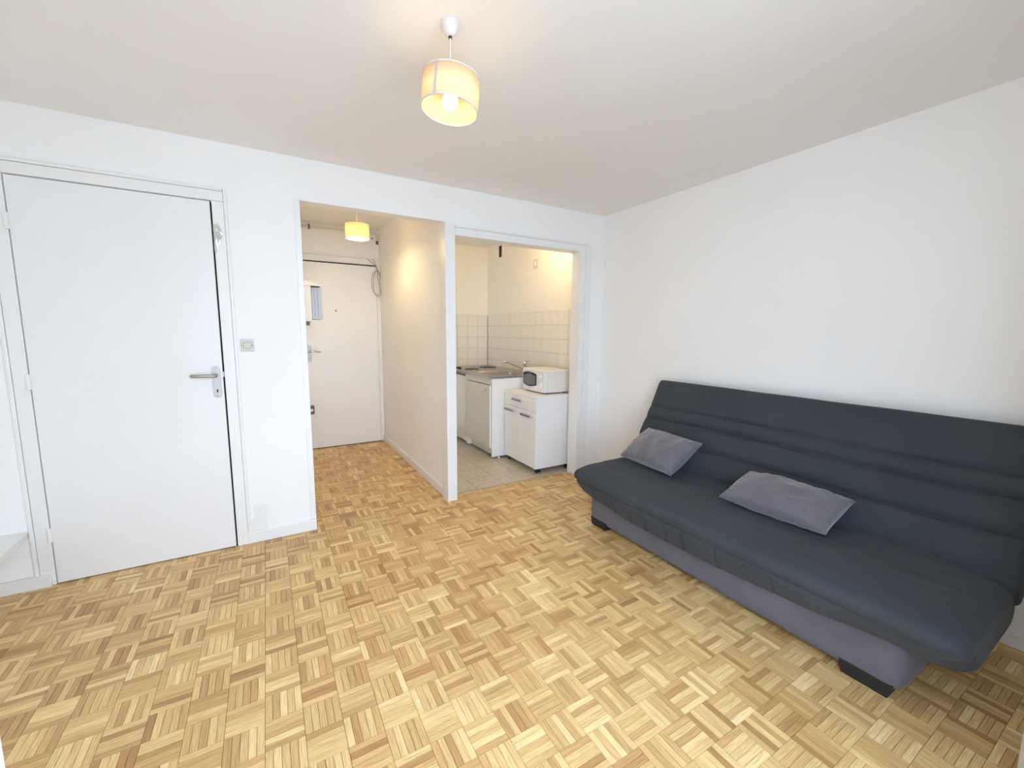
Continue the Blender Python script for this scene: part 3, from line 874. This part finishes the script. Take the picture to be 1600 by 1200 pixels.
# sink cabinet
sc = thing('sink_cabinet', (-0.38, 1.13, 0), 'white base cabinet with one cream door under the sink', 'cabinet')
obj('side_panel', boxes([(FX + 0.004, KX1 - 0.06, 0.802, 0.822, 0.022, 0.848)]), 'laminate', sc, bevel=0.001)
obj('side_panel', boxes([(FX + 0.004, KX1 - 0.06, 1.430, 1.450, 0.022, 0.848)]), 'laminate', sc, bevel=0.001)
obj('carcass', boxes([(FX + 0.03, KX1 - 0.06, 0.823, 1.429, 0.11, 0.13), (FX + 0.06, FX + 0.07, 0.823, 1.429, 0.13, 0.846)]), 'laminate', sc)
dr = obj('door', box(FX - 0.016, FX + 0.002, 0.826, 1.446, 0.118, 0.778), 'lam_cream', sc, bevel=0.0015)
obj('edge_strip', box(FX - 0.0165, FX + 0.002, 0.8215, 0.8258, 0.118, 0.778), 'edge', dr)
obj('fascia', box(FX - 0.004, FX + 0.014, 0.823, 1.446, 0.784, 0.847), 'lam_cream', sc)
kn = obj('knob', lathe(bmesh.new(), [(0.007, 0.0), (0.007, -0.012), (0.015, -0.018), (0.016, -0.026), (0.010, -0.030), (0.0, -0.030)], (FX - 0.016, 0.905, 0.722), 'x', 20), 'chrome', dr, smooth=True)
obj('plinth', box(FX + 0.045, FX + 0.060, 0.823, 1.429, 0.022, 0.110), 'lam_cream', sc)
obj('plinth_return', box(FX + 0.006, FX + 0.044, 1.400, 1.429, 0.022, 0.108), 'edge', sc)
for y in (0.815, 1.10, 1.42):
    for x in (FX + 0.09, -0.2):
        obj('levelling_foot', lathe(bmesh.new(), [(0.016, 0.0), (0.016, 0.006), (0.008, 0.010), (0.008, 0.022)], (x, y, 0), 'z', 12), 'wplastic', sc)
# steel worktop with sink and hot plates
WT0, WT1 = 0.849, 0.866
wt = thing('worktop', (-0.38, 1.5, WT0), 'stainless steel kitchenette worktop with inset sink', 'worktop')
SX0, SX1, SY0, SY1 = -0.62, -0.24, 0.88, 1.24
YE0, YE1, XE0, XE1 = 0.795, KYB - 0.008, FX - 0.030, KX1 - 0.010
obj('steel_top', boxes([(XE0, SX0, YE0, YE1, WT0, WT1), (SX1, XE1, YE0, YE1, WT0, WT1), (SX0, SX1, YE0, SY0, WT0, WT1), (SX0, SX1, SY1, YE1, WT0, WT1)]), 'steel', wt)
bm = bmesh.new()
o_ = rounded(SX0 - 0.012, SX1 + 0.012, SY0 - 0.012, SY1 + 0.012, 0.06); i_ = rounded(SX0 + 0.004, SX1 - 0.004, SY0 + 0.004, SY1 - 0.004, 0.05); l_ = rounded(SX0 + 0.03, SX1 - 0.03, SY0 + 0.03, SY1 - 0.03, 0.05)
R0 = [bm.verts.new((x, y, WT1 + 0.0005)) for x, y in o_]; R1 = [bm.verts.new((x, y, WT1 + 0.0012)) for x, y in i_]; R2 = [bm.verts.new((x, y, WT1 - 0.13)) for x, y in l_]
for A, B in ((R0, R1), (R1, R2)):
    for k in range(len(A)): bm.faces.new((A[k], A[(k + 1) % len(A)], B[(k + 1) % len(A)], B[k]))
bm.faces.new(R2)
bs = obj('sink_bowl', bm, 'steel', wt, smooth=False)
obj('plug', lathe(bmesh.new(), [(0.022, 0), (0.022, 0.006), (0.008, 0.010), (0.0, 0.010)], (-0.43, 1.06, WT1 - 0.130), 'z', 20), 'chrome', bs)
for k, (x, y, r_) in enumerate(((-0.56, 1.66, 0.085), (-0.27, 1.80, 0.105))):
    hp_ = obj('hot_plate', lathe(bmesh.new(), [(r_, 0.0), (r_ + 0.004, 0.004), (r_, 0.013), (r_ * 0.3, 0.014), (r_ * 0.28, 0.011), (0.0, 0.011)], (x, y, WT1), 'z', 36), 'plate', wt)
    obj('plate_rim', lathe(bmesh.new(), [(r_ + 0.014, 0.0), (r_ + 0.012, 0.004), (r_ + 0.005, 0.0045), (r_ + 0.005, 0.0)], (x, y, WT1), 'z', 36, close=True), 'chrome', hp_)
obj('hob_recess', prism(bmesh.new(), rounded(-0.69, -0.12, 1.48, 2.02, 0.03), 'z', WT1, WT1 + 0.002), 'steel', wt)
for y in (1.80, 1.86):
    obj('control_knob', lathe(bmesh.new(), [(0.020, 0.0), (0.019, 0.018), (0.016, 0.021), (0.0, 0.021)], (-0.655, y, WT1 + 0.002), 'z', 20), 'black', wt)
# drainer ribs between sink and hob
for k in range(6):
    obj('drainer_rib', tube(bmesh.new(), [(-0.62, 1.285 + k * 0.03, WT1), (-0.22, 1.285 + k * 0.03, WT1)], 0.004, 6), 'steel', wt)
# mixer tap
tp = thing('mixer_tap', (-0.125, 1.135, WT1), 'chrome single-lever mixer tap behind the sink', 'tap')
obj('tap_body', lathe(bmesh.new(), [(0.026, 0), (0.026, 0.006), (0.021, 0.012), (0.020, 0.085), (0.022, 0.09), (0.022, 0.118), (0.016, 0.126), (0.0, 0.127)], (-0.125, 1.135, WT1), 'z', 24), 'chrome', tp, smooth=True)
sp = obj('spout', tube(bmesh.new(), [(-0.135, 1.137, WT1 + 0.035), (-0.20, 1.145, WT1 + 0.062), (-0.30, 1.158, WT1 + 0.103), (-0.365, 1.166, WT1 + 0.124), (-0.383, 1.168, WT1 + 0.120), (-0.388, 1.168, WT1 + 0.104)], [0.015, 0.014, 0.0135, 0.0135, 0.0135, 0.0135], 14), 'chrome', tp, smooth=True)
obj('aerator', lathe(bmesh.new(), [(0.0125, -0.012), (0.0125, 0.008)], (-0.388, 1.168, WT1 + 0.096), 'z', 18), 'chrome', sp)
obj('tap_lever', tube(bmesh.new(), [(-0.125, 1.135, WT1 + 0.118), (-0.120, 1.10, WT1 + 0.128), (-0.115, 1.02, WT1 + 0.142)], [0.011, 0.009, 0.006], 12), 'chrome', tp, smooth=True)
# small fridge
fr = thing('fridge', (-0.40, 1.72, 0), 'small white under-counter fridge half hidden by the casing', 'fridge')
obj('fridge_body', box(FX + 0.060, KX1 - 0.08, 1.462, 1.985, 0.025, 0.825), 'enamel', fr, bevel=0.004)
fd = obj('fridge_door', box(FX - 0.002, FX + 0.058, 1.462, 1.985, 0.045, 0.800), 'enamel', fr, bevel=0.006)
obj('door_edge', box(FX - 0.004, FX + 0.040, 1.4600, 1.4618, 0.047, 0.798), 'edge', fd)
obj('grip', box(FX - 0.012, FX + 0.02, 1.47, 1.975, 0.801, 0.818), 'wplastic', fr, bevel=0.003)
obj('lower_panel', box(FX - 0.0035, FX - 0.0015, 1.475, 1.975, 0.05, 0.20), 'greymetal' if False else 'lam_cream', fd)
for y in (1.50, 1.94):
    for x in (FX + 0.1, -0.16):
        obj('foot', lathe(bmesh.new(), [(0.016, 0), (0.016, 0.012), (0.012, 0.026)], (x, y, 0), 'z', 12), 'black', fr)

# rolling cart
CX0, CX1, CY0, CY1, CZ0, CZ1 = -0.580, -0.166, 0.182, 0.768, 0.048, 0.730
ct = thing('rolling_cabinet', ((CX0 + CX1) / 2, (CY0 + CY1) / 2, 0), 'white rolling cabinet with drawer and two doors under microwave', 'cabinet')
obj('side_panel', box(CX0 + 0.001, CX1, CY0, CY0 + 0.016, CZ0, CZ1 - 0.0165), 'laminate', ct, bevel=0.001)
obj('side_panel', box(CX0 + 0.001, CX1, CY1 - 0.016, CY1, CZ0, CZ1 - 0.0165), 'laminate', ct, bevel=0.001)
obj('top_panel', box(CX0 - 0.004, CX1 + 0.002, CY0 - 0.002, CY1 + 0.002, CZ1 - 0.016, CZ1), 'laminate', ct, bevel=0.0015)
obj('bottom_panel', box(CX0 + 0.018, CX1, CY0 + 0.0165, CY1 - 0.0165, CZ0, CZ0 + 0.016), 'laminate', ct)
obj('back_panel', box(CX1 - 0.006, CX1 - 0.002, CY0 + 0.0165, CY1 - 0.0165, CZ0 + 0.017, CZ1 - 0.0165), 'laminate', ct)
ZD = 0.585
dw = obj('drawer', box(CX0 - 0.016, CX0, CY0 + 0.001, CY1 - 0.001, ZD + 0.0015, CZ1 - 0.018), 'laminate', ct, bevel=0.001)
ym = (CY0 + CY1) / 2
dA = obj('door', box(CX0 - 0.016, CX0, CY0 + 0.001, ym - 0.001, CZ0 + 0.001, ZD - 0.002), 'laminate', ct, bevel=0.001)
dB = obj('door', box(CX0 - 0.016, CX0, ym + 0.001, CY1 - 0.001, CZ0 + 0.001, ZD - 0.002), 'laminate', ct, bevel=0.001)
def bar_handle(par, y0, y1, z):
    xf = CX0 - 0.016
    h_ = obj('handle', box(xf - 0.030, xf - 0.020, y0, y1, z - 0.009, z + 0.009), 'greymetal', par, bevel=0.002)
    for y in (y0 + 0.012, y1 - 0.012):
        obj('handle_post', box(xf - 0.0205, xf, y - 0.006, y + 0.006, z - 0.005, z + 0.005), 'satin', h_)
    obj('handle_cap', box(xf - 0.0305, xf - 0.0002, y0 - 0.005, y0 + 0.001, z - 0.0095, z + 0.0095), 'chrome', h_)
bar_handle(dw, 0.405, 0.585, 0.665)
bar_handle(dA, 0.245, 0.425, 0.540)
bar_handle(dB, 0.550, 0.735, 0.545)
def castor(x, y):
    c_ = obj('castor', boxes([(x - 0.012, x - 0.009, y - 0.012, y + 0.012, 0.020, 0.044), (x + 0.009, x + 0.012, y - 0.012, y + 0.012, 0.020, 0.044), (x - 0.018, x + 0.018, y - 0.018, y + 0.018, 0.043, 0.048)]), 'black', ct)
    for s_ in (-1, 1):
        obj('wheel', lathe(bmesh.new(), [(0.016, -0.006), (0.020, -0.004), (0.020, 0.004), (0.016, 0.006)], (x + s_ * 0.017, y, 0.0202), 'x', 20), 'black', c_)
for x in (CX0 + 0.032, CX1 - 0.04):
    for y in (CY0 + 0.03, CY1 - 0.05): castor(x, y)

# microwave
MX0, MX1, MY0, MY1, MZ0, MZ1 = -0.405, -0.130, 0.300, 0.712, 0.742, 0.962
mw = thing('microwave', ((MX0 + MX1) / 2, (MY0 + MY1) / 2, CZ1), 'white microwave oven standing on the rolling cabinet', 'microwave')
bm = bmesh.new(); prism(bm, rounded(MY0, MY1, MZ0, MZ1, 0.012, 4), 'x', MX0, MX1)
obj('casing', bm, 'enamel', mw, bevel=0.002)
bm = bmesh.new()
# bowed front panel
N_ = 14; front = []; 
for k in range(N_ + 1):
    u = k / N_; front.append((MX0 - 0.012 - 0.014 * math.sin(math.pi * u) ** 0.8, MY0 + 0.003 + (MY1 - MY0 - 0.006) * u))
prism(bm, front + [(MX0 + 0.001, MY1 - 0.003), (MX0 + 0.001, MY0 + 0.003)], 'z', MZ0 + 0.003, MZ1 - 0.003)
fp = obj('front_panel', bm, 'wplastic', mw, bevel=0.002)
def fx_at(y):
    u = (y - MY0 - 0.003) / (MY1 - MY0 - 0.006)
    return MX0 - 0.012 - 0.014 * max(0, math.sin(math.pi * max(0, min(1, u)))) ** 0.8
def bowed(y0, y1, z0, z1, pad, n=14, bow=0.012, skew=0.0):
    b_ = bmesh.new(); cols = []
    for k in range(n + 1):
        u = k / n; y = y0 + (y1 - y0) * u; s_ = math.sin(math.pi * u)
        zt = z1 + bow * (s_ - 1) * 1.0; zb = z0 - bow * (s_ - 1) * 1.0
        x = fx_at(y) - pad
        cols.append([b_.verts.new((x, y, zb)), b_.verts.new((x, y, zt)), b_.verts.new((x + pad + 0.003, y, zt)), b_.verts.new((x + pad + 0.003, y, zb))])
    for A, B in zip(cols[:-1], cols[1:]):
        for q in range(4): b_.faces.new((A[q], A[(q + 1) % 4], B[(q + 1) % 4], B[q]))
    b_.faces.new(cols[0]); b_.faces.new(cols[-1][::-1])
    return b_
wn_ = obj('oven_window', bowed(0.432, 0.690, 0.785, 0.935, 0.0022, bow=0.020), 'glassdark', mw)
obj('window_screen', bowed(0.450, 0.668, 0.803, 0.910, 0.0030, bow=0.012), 'mesh', wn_)
obj('control_panel', bowed(0.315, 0.412, 0.765, 0.945, 0.0012, bow=0.0), 'enamel', mw)
for z, r_ in ((0.900, 0.019), (0.815, 0.022)):
    kb = obj('dial', lathe(bmesh.new(), [(r_, 0.0), (r_ * 0.92, -0.012), (r_ * 0.8, -0.015), (0.0, -0.015)], (fx_at(0.362) - 0.001, 0.362, z), 'x', 22), 'wplastic', mw, smooth=False)
    obj('dial_grip', box(fx_at(0.362) - 0.021, fx_at(0.362) - 0.015, 0.359, 0.365, z - r_ * 0.75, z + r_ * 0.75), 'wplastic', kb)
    for k in range(7):
        a = math.radians(-30 + k * 40)
        yy, zz = 0.362 + (r_ + 0.007) * math.cos(a), z + (r_ + 0.007) * math.sin(a)
        obj('dial_mark', box(fx_at(yy) - 0.0030, fx_at(yy) - 0.0008, yy - 0.0012, yy + 0.0012, zz - 0.0012, zz + 0.0012), 'logo', kb)
obj('logo_mark', box(fx_at(0.56) - 0.0012, fx_at(0.56) + 0.0005, 0.545, 0.572, 0.760, 0.766), 'logo', mw)
obj('side_emboss', prism(bmesh.new(), rounded(MX0 + 0.065, MX1 - 0.03, MZ0 + 0.03, MZ1 - 0.035, 0.012, 4), 'y', MY0 - 0.0022, MY0 + 0.001), 'enamel', mw, bevel=0.0015)
for x in (MX0 + 0.03, MX1 - 0.03):
    for y in (MY0 + 0.04, MY1 - 0.04):
        obj('foot', lathe(bmesh.new(), [(0.013, 0), (0.013, MZ0 - CZ1 + 0.001)], (x, y, CZ1), 'z', 14), 'black', mw)
obj('rear_spacer', box(MX1, MX1 + 0.012, MY0 + 0.01, MY0 + 0.03, MZ1 - 0.03, MZ1 - 0.018), 'black', mw)

# vent and high socket on the kitchen wall
vt = thing('air_vent', (KX1, 1.885, 2.28), 'dark rectangular air vent near the kitchenette ceiling', 'vent')
obj('vent_duct', box(KX1 - 0.004, KX1 - 0.0005, 1.858, 1.940, 2.285, 2.425), 'dark', vt)
obj('vent_frame', boxes([(KX1 - 0.012, KX1 - 0.0005, 1.815, 1.857, 2.275, 2.435), (KX1 - 0.008, KX1 - 0.0005, 1.941, 1.950, 2.275, 2.435), (KX1 - 0.008, KX1 - 0.0005, 1.858, 1.940, 2.426, 2.435)]), 'kwall', vt, bevel=0.001)
for k in range(5):
    obj('slat', box(KX1 - 0.009, KX1 - 0.005, 1.860, 1.938, 2.300 + k * 0.026, 2.304 + k * 0.026), 'brown', vt)
sk = thing('wall_socket', (KX1, 1.065, 2.046), 'cream round-holed socket high on the kitchenette wall', 'socket')
obj('socket_plate', box(KX1 - 0.010, KX1, 1.020, 1.112, 2.046, 2.142), 'plastic', sk, bevel=0.003)
obj('socket_well', lathe(bmesh.new(), [(0.024, -0.0115), (0.021, -0.0105), (0.019, -0.0102), (0.0, -0.0102)], (KX1, 1.066, 2.094), 'x', 24), 'wplastic', sk)
for dy in (-0.009, 0.009):
    obj('pin_hole', lathe(bmesh.new(), [(0.003, -0.0108), (0.003, -0.0100)], (KX1, 1.066 + dy, 2.094), 'x', 10), 'dark', sk)

# ------------------------------------------------------------------ switch, socket, fuse box, pipe, cable
ls = thing('light_switch', (-2.803, 0, 1.200), 'square ivory light switch right of the flush door', 'switch')
obj('switch_plate', box(-2.838, -2.768, -0.009, 0.0, 1.200, 1.274), 'plastic', ls, bevel=0.002)
obj('rocker', prism(bmesh.new(), rounded(-2.822, -2.784, 1.219, 1.255, 0.006, 4), 'y', -0.0125, -0.008), 'plastic', ls, bevel=0.0015)
obj('rocker_gap', prism(bmesh.new(), rounded(-2.8235, -2.7825, 1.2175, 1.2565, 0.007, 4), 'y', -0.0096, -0.0088), 'brown', ls)
for x in (-2.831, -2.775):
    obj('screw', lathe(bmesh.new(), [(0.003, 0), (0.003, -0.0012), (0.0, -0.0014)], (x, -0.009, 1.237), 'y', 10), 'brown', ls)
ws = thing('wall_socket', (-2.794, 0, 0.157), 'white earthed wall socket low above the baseboard', 'socket')
obj('socket_plate', box(-2.830, -2.758, -0.008, 0.0, 0.157, 0.238), 'wplastic', ws, bevel=0.002)
obj('socket_well', lathe(bmesh.new(), [(0.029, -0.010), (0.025, -0.0095), (0.022, -0.0088), (0.0, -0.0088)], (-2.794, 0, 0.198), 'y', 28), 'wplastic', ws, smooth=False)
obj('well_ring', lathe(bmesh.new(), [(0.0225, -0.0092), (0.0215, -0.0092), (0.0215, -0.0086), (0.0225, -0.0086)], (-2.794, 0, 0.198), 'y', 28, close=True), 'greymetal', ws)
for dx, dz, mm in ((-0.0095, -0.003, 'dark'), (0.0095, -0.003, 'dark'), (0.0, 0.010, 'satin')):
    obj('pin_hole' if mm == 'dark' else 'earth_pin', lathe(bmesh.new(), [(0.003, -0.0112 if mm == 'satin' else -0.0094), (0.003, -0.0085)], (-2.794 + dx, 0, 0.198 + dz), 'y', 10), mm, ws)
tag(obj('trunking', box(-2.845, -2.760, -0.0055, 0.0, 0.0755, 0.150), 'trim', bevel=0.001), 'flat white cover piece below the low wall socket', 'cover')

fb = thing('fuse_box', (-2.40, 1.20, 1.375), 'white fuse box with grey cover on the hall wall', 'fuse box')
obj('box_body', box(HX0, -2.345, 1.10, 1.33, 1.405, 1.715), 'wplastic', fb, bevel=0.004)
obj('grey_cover', prism(bmesh.new(), rounded(-2.343, -2.262, 1.425, 1.700, 0.008, 4), 'y', 1.11, 1.32), 'smoke', fb, bevel=0.003)
for k in range(2):
    obj('cover_ridge', box(-2.322 + k * 0.027, -2.319 + k * 0.027, 1.107, 1.111, 1.44, 1.69), 'logo', fb)
bm = bmesh.new(); arc = [(HX0 + 0.001, 1.717)] + [(HX0 + 0.001 + 0.222 * k / 10, 1.722 + 0.045 * math.cos(math.pi / 2 * (k / 10))) for k in range(11)] + [(-2.262, 1.712)]
prism(bm, arc, 'y', 1.095, 1.335); obj('curved_lid', bm, 'wplastic', fb, bevel=0.002)
obj('cable_block', box(HX0, -2.365, 1.12, 1.20, 1.372, 1.404), 'brown', fb, bevel=0.002)
obj('latch', box(-2.352, -2.316, 1.108, 1.15, 1.402, 1.414), 'wplastic', fb)

pp = thing('ceiling_pipe', (-1.96, 2.10, 2.38), 'thin painted pipe running under the hall ceiling', 'pipe')
yq = HYB - 0.005
obj('pipe_run', tube(bmesh.new(), [(HX0, yq, 2.425), (-1.60, yq, 2.437), (-1.56, yq, 2.437), (-1.545, yq, 2.425), (-1.542, yq, 2.40), (-1.540, yq, 2.335)], 0.011, 12), 'pipe', pp, smooth=True)
obj('pipe_cap', lathe(bmesh.new(), [(0.014, -0.02), (0.014, 0.015), (0.0, 0.015)], (-1.540, yq, 2.335), 'z', 14), 'brown', pp)
for x in (-2.245,):
    obj('clamp', boxes([(x - 0.008, x + 0.008, yq - 0.016, yq + 0.03, 2.405, 2.450)]), 'brown', pp, bevel=0.002)
obj('clamp', boxes([(-1.600, -1.585, yq - 0.006, yq + 0.03, 2.372, 2.380)]), 'brown', pp)

cb = thing('cable_coil', (-1.55, 2.06, 1.73), 'coil of thin beige cable hanging beside entrance door top', 'cable')
yc = HYB - 0.030
def loop(cx, cz, rx, rz, ph, dy, turns=1.0, n=40):
    return [(cx + rx * math.sin(ph + 2 * math.pi * turns * k / n), yc - dy - 0.004 * math.sin(k * 0.5), cz + rz * math.cos(ph + 2 * math.pi * turns * k / n)) for k in range(n + 1)]
obj('cable_loop', tube(bmesh.new(), loop(-1.565, 1.875, 0.056, 0.135, 0.2, 0.0), 0.0032, 6), 'cable', cb, smooth=True)
obj('cable_loop', tube(bmesh.new(), loop(-1.552, 1.870, 0.052, 0.145, 0.5, 0.008), 0.0032, 6), 'cable', cb, smooth=True)
obj('cable_loop', tube(bmesh.new(), loop(-1.512, 1.855, 0.028, 0.090, 0.0, 0.012), 0.0032, 6), 'cable', cb, smooth=True)
obj('cable_lead', tube(bmesh.new(), [(-1.655, yc + 0.004, 2.135), (-1.62, yc, 2.11), (-1.575, yc - 0.004, 2.075), (-1.545, yc - 0.006, 2.00), (-1.52, yc - 0.010, 1.945)], 0.0040, 6), 'cable', cb, smooth=True)
obj('cable_lead', tube(bmesh.new(), [(-1.60, yc + 0.004, 2.14), (-1.57, yc, 2.09), (-1.548, yc - 0.006, 2.02), (-1.552, yc - 0.008, 1.93), (-1.530, yc - 0.008, 1.86)], 0.0032, 6), 'cable', cb, smooth=True)

# torn clear tape at the door casing
bm = bmesh.new(); rows = []
for j in range(9):
    v = j / 8; row = []
    wd = 0.014 + 0.030 * (1 - abs(2 * v - 0.7)) if v < 0.85 else 0.012
    for i in range(6):
        u = i / 5
        x = -2.929 + wd * 1.15 * u + 0.004 * nz(u * 3, v * 6, 2); z = 1.912 - 0.150 * v + 0.012 * u * (1 - v) + 0.006 * nz(u * 4, v * 4, 7)
        row.append(bm.verts.new((x, -0.020 - 0.010 * abs(nz(u * 4, v * 5, 11)) - 0.001, z)))
    rows.append(row)
for A, B in zip(rows[:-1], rows[1:]):
    for i in range(5): bm.faces.new((A[i], A[i + 1], B[i + 1], B[i]))
tag(obj('tape_scrap', bm, 'film', smooth=False), 'crumpled scrap of clear tape on the flush door casing', 'tape')

# low ledge on the left wall
lg = thing('wall_ledge', (-3.9, -0.5, 0.265), 'low white ledge board along the left wall by the door', 'ledge')
obj('ledge_board', box(XL, -3.800, -1.05, -0.001, 0.270, 0.306), 'trim', lg, bevel=0.003)
obj('bracket', prism(bmesh.new(), [(XL, 0.12), (XL, 0.269), (-3.86, 0.269)], 'y', -0.60, -0.58), 'trim', lg)
obj('bracket', prism(bmesh.new(), [(XL, 0.12), (XL, 0.269), (-3.86, 0.269)], 'y', -1.00, -0.98), 'trim', lg)

# white flakes lying on the parquet
def flake(x, y, s, a, label):
    bm = bmesh.new()
    pts = [(1.0, 0.0), (0.4, 0.35), (-0.5, 0.25), (-1.0, -0.05), (-0.3, -0.2), (0.5, -0.15)]
    prism(bm, [(x + s * (p_[0] * math.cos(a) - p_[1] * math.sin(a)), y + s * (p_[0] * math.sin(a) + p_[1] * math.cos(a))) for p_ in pts], 'z', 0.0002, 0.0022)
    tag(obj('paint_flake', bm, 'chip'), label, 'paint flake', 'white flakes on the parquet')
flake(-2.3025, -1.630, 0.008, 0.3, 'largest curled white flake lying on the parquet')
flake(-2.129, -1.717, 0.005, 1.0, 'small white flake right of the largest curled flake')
flake(-2.138, -1.700, 0.003, 2.0, 'tiny white flake just behind the small flake')
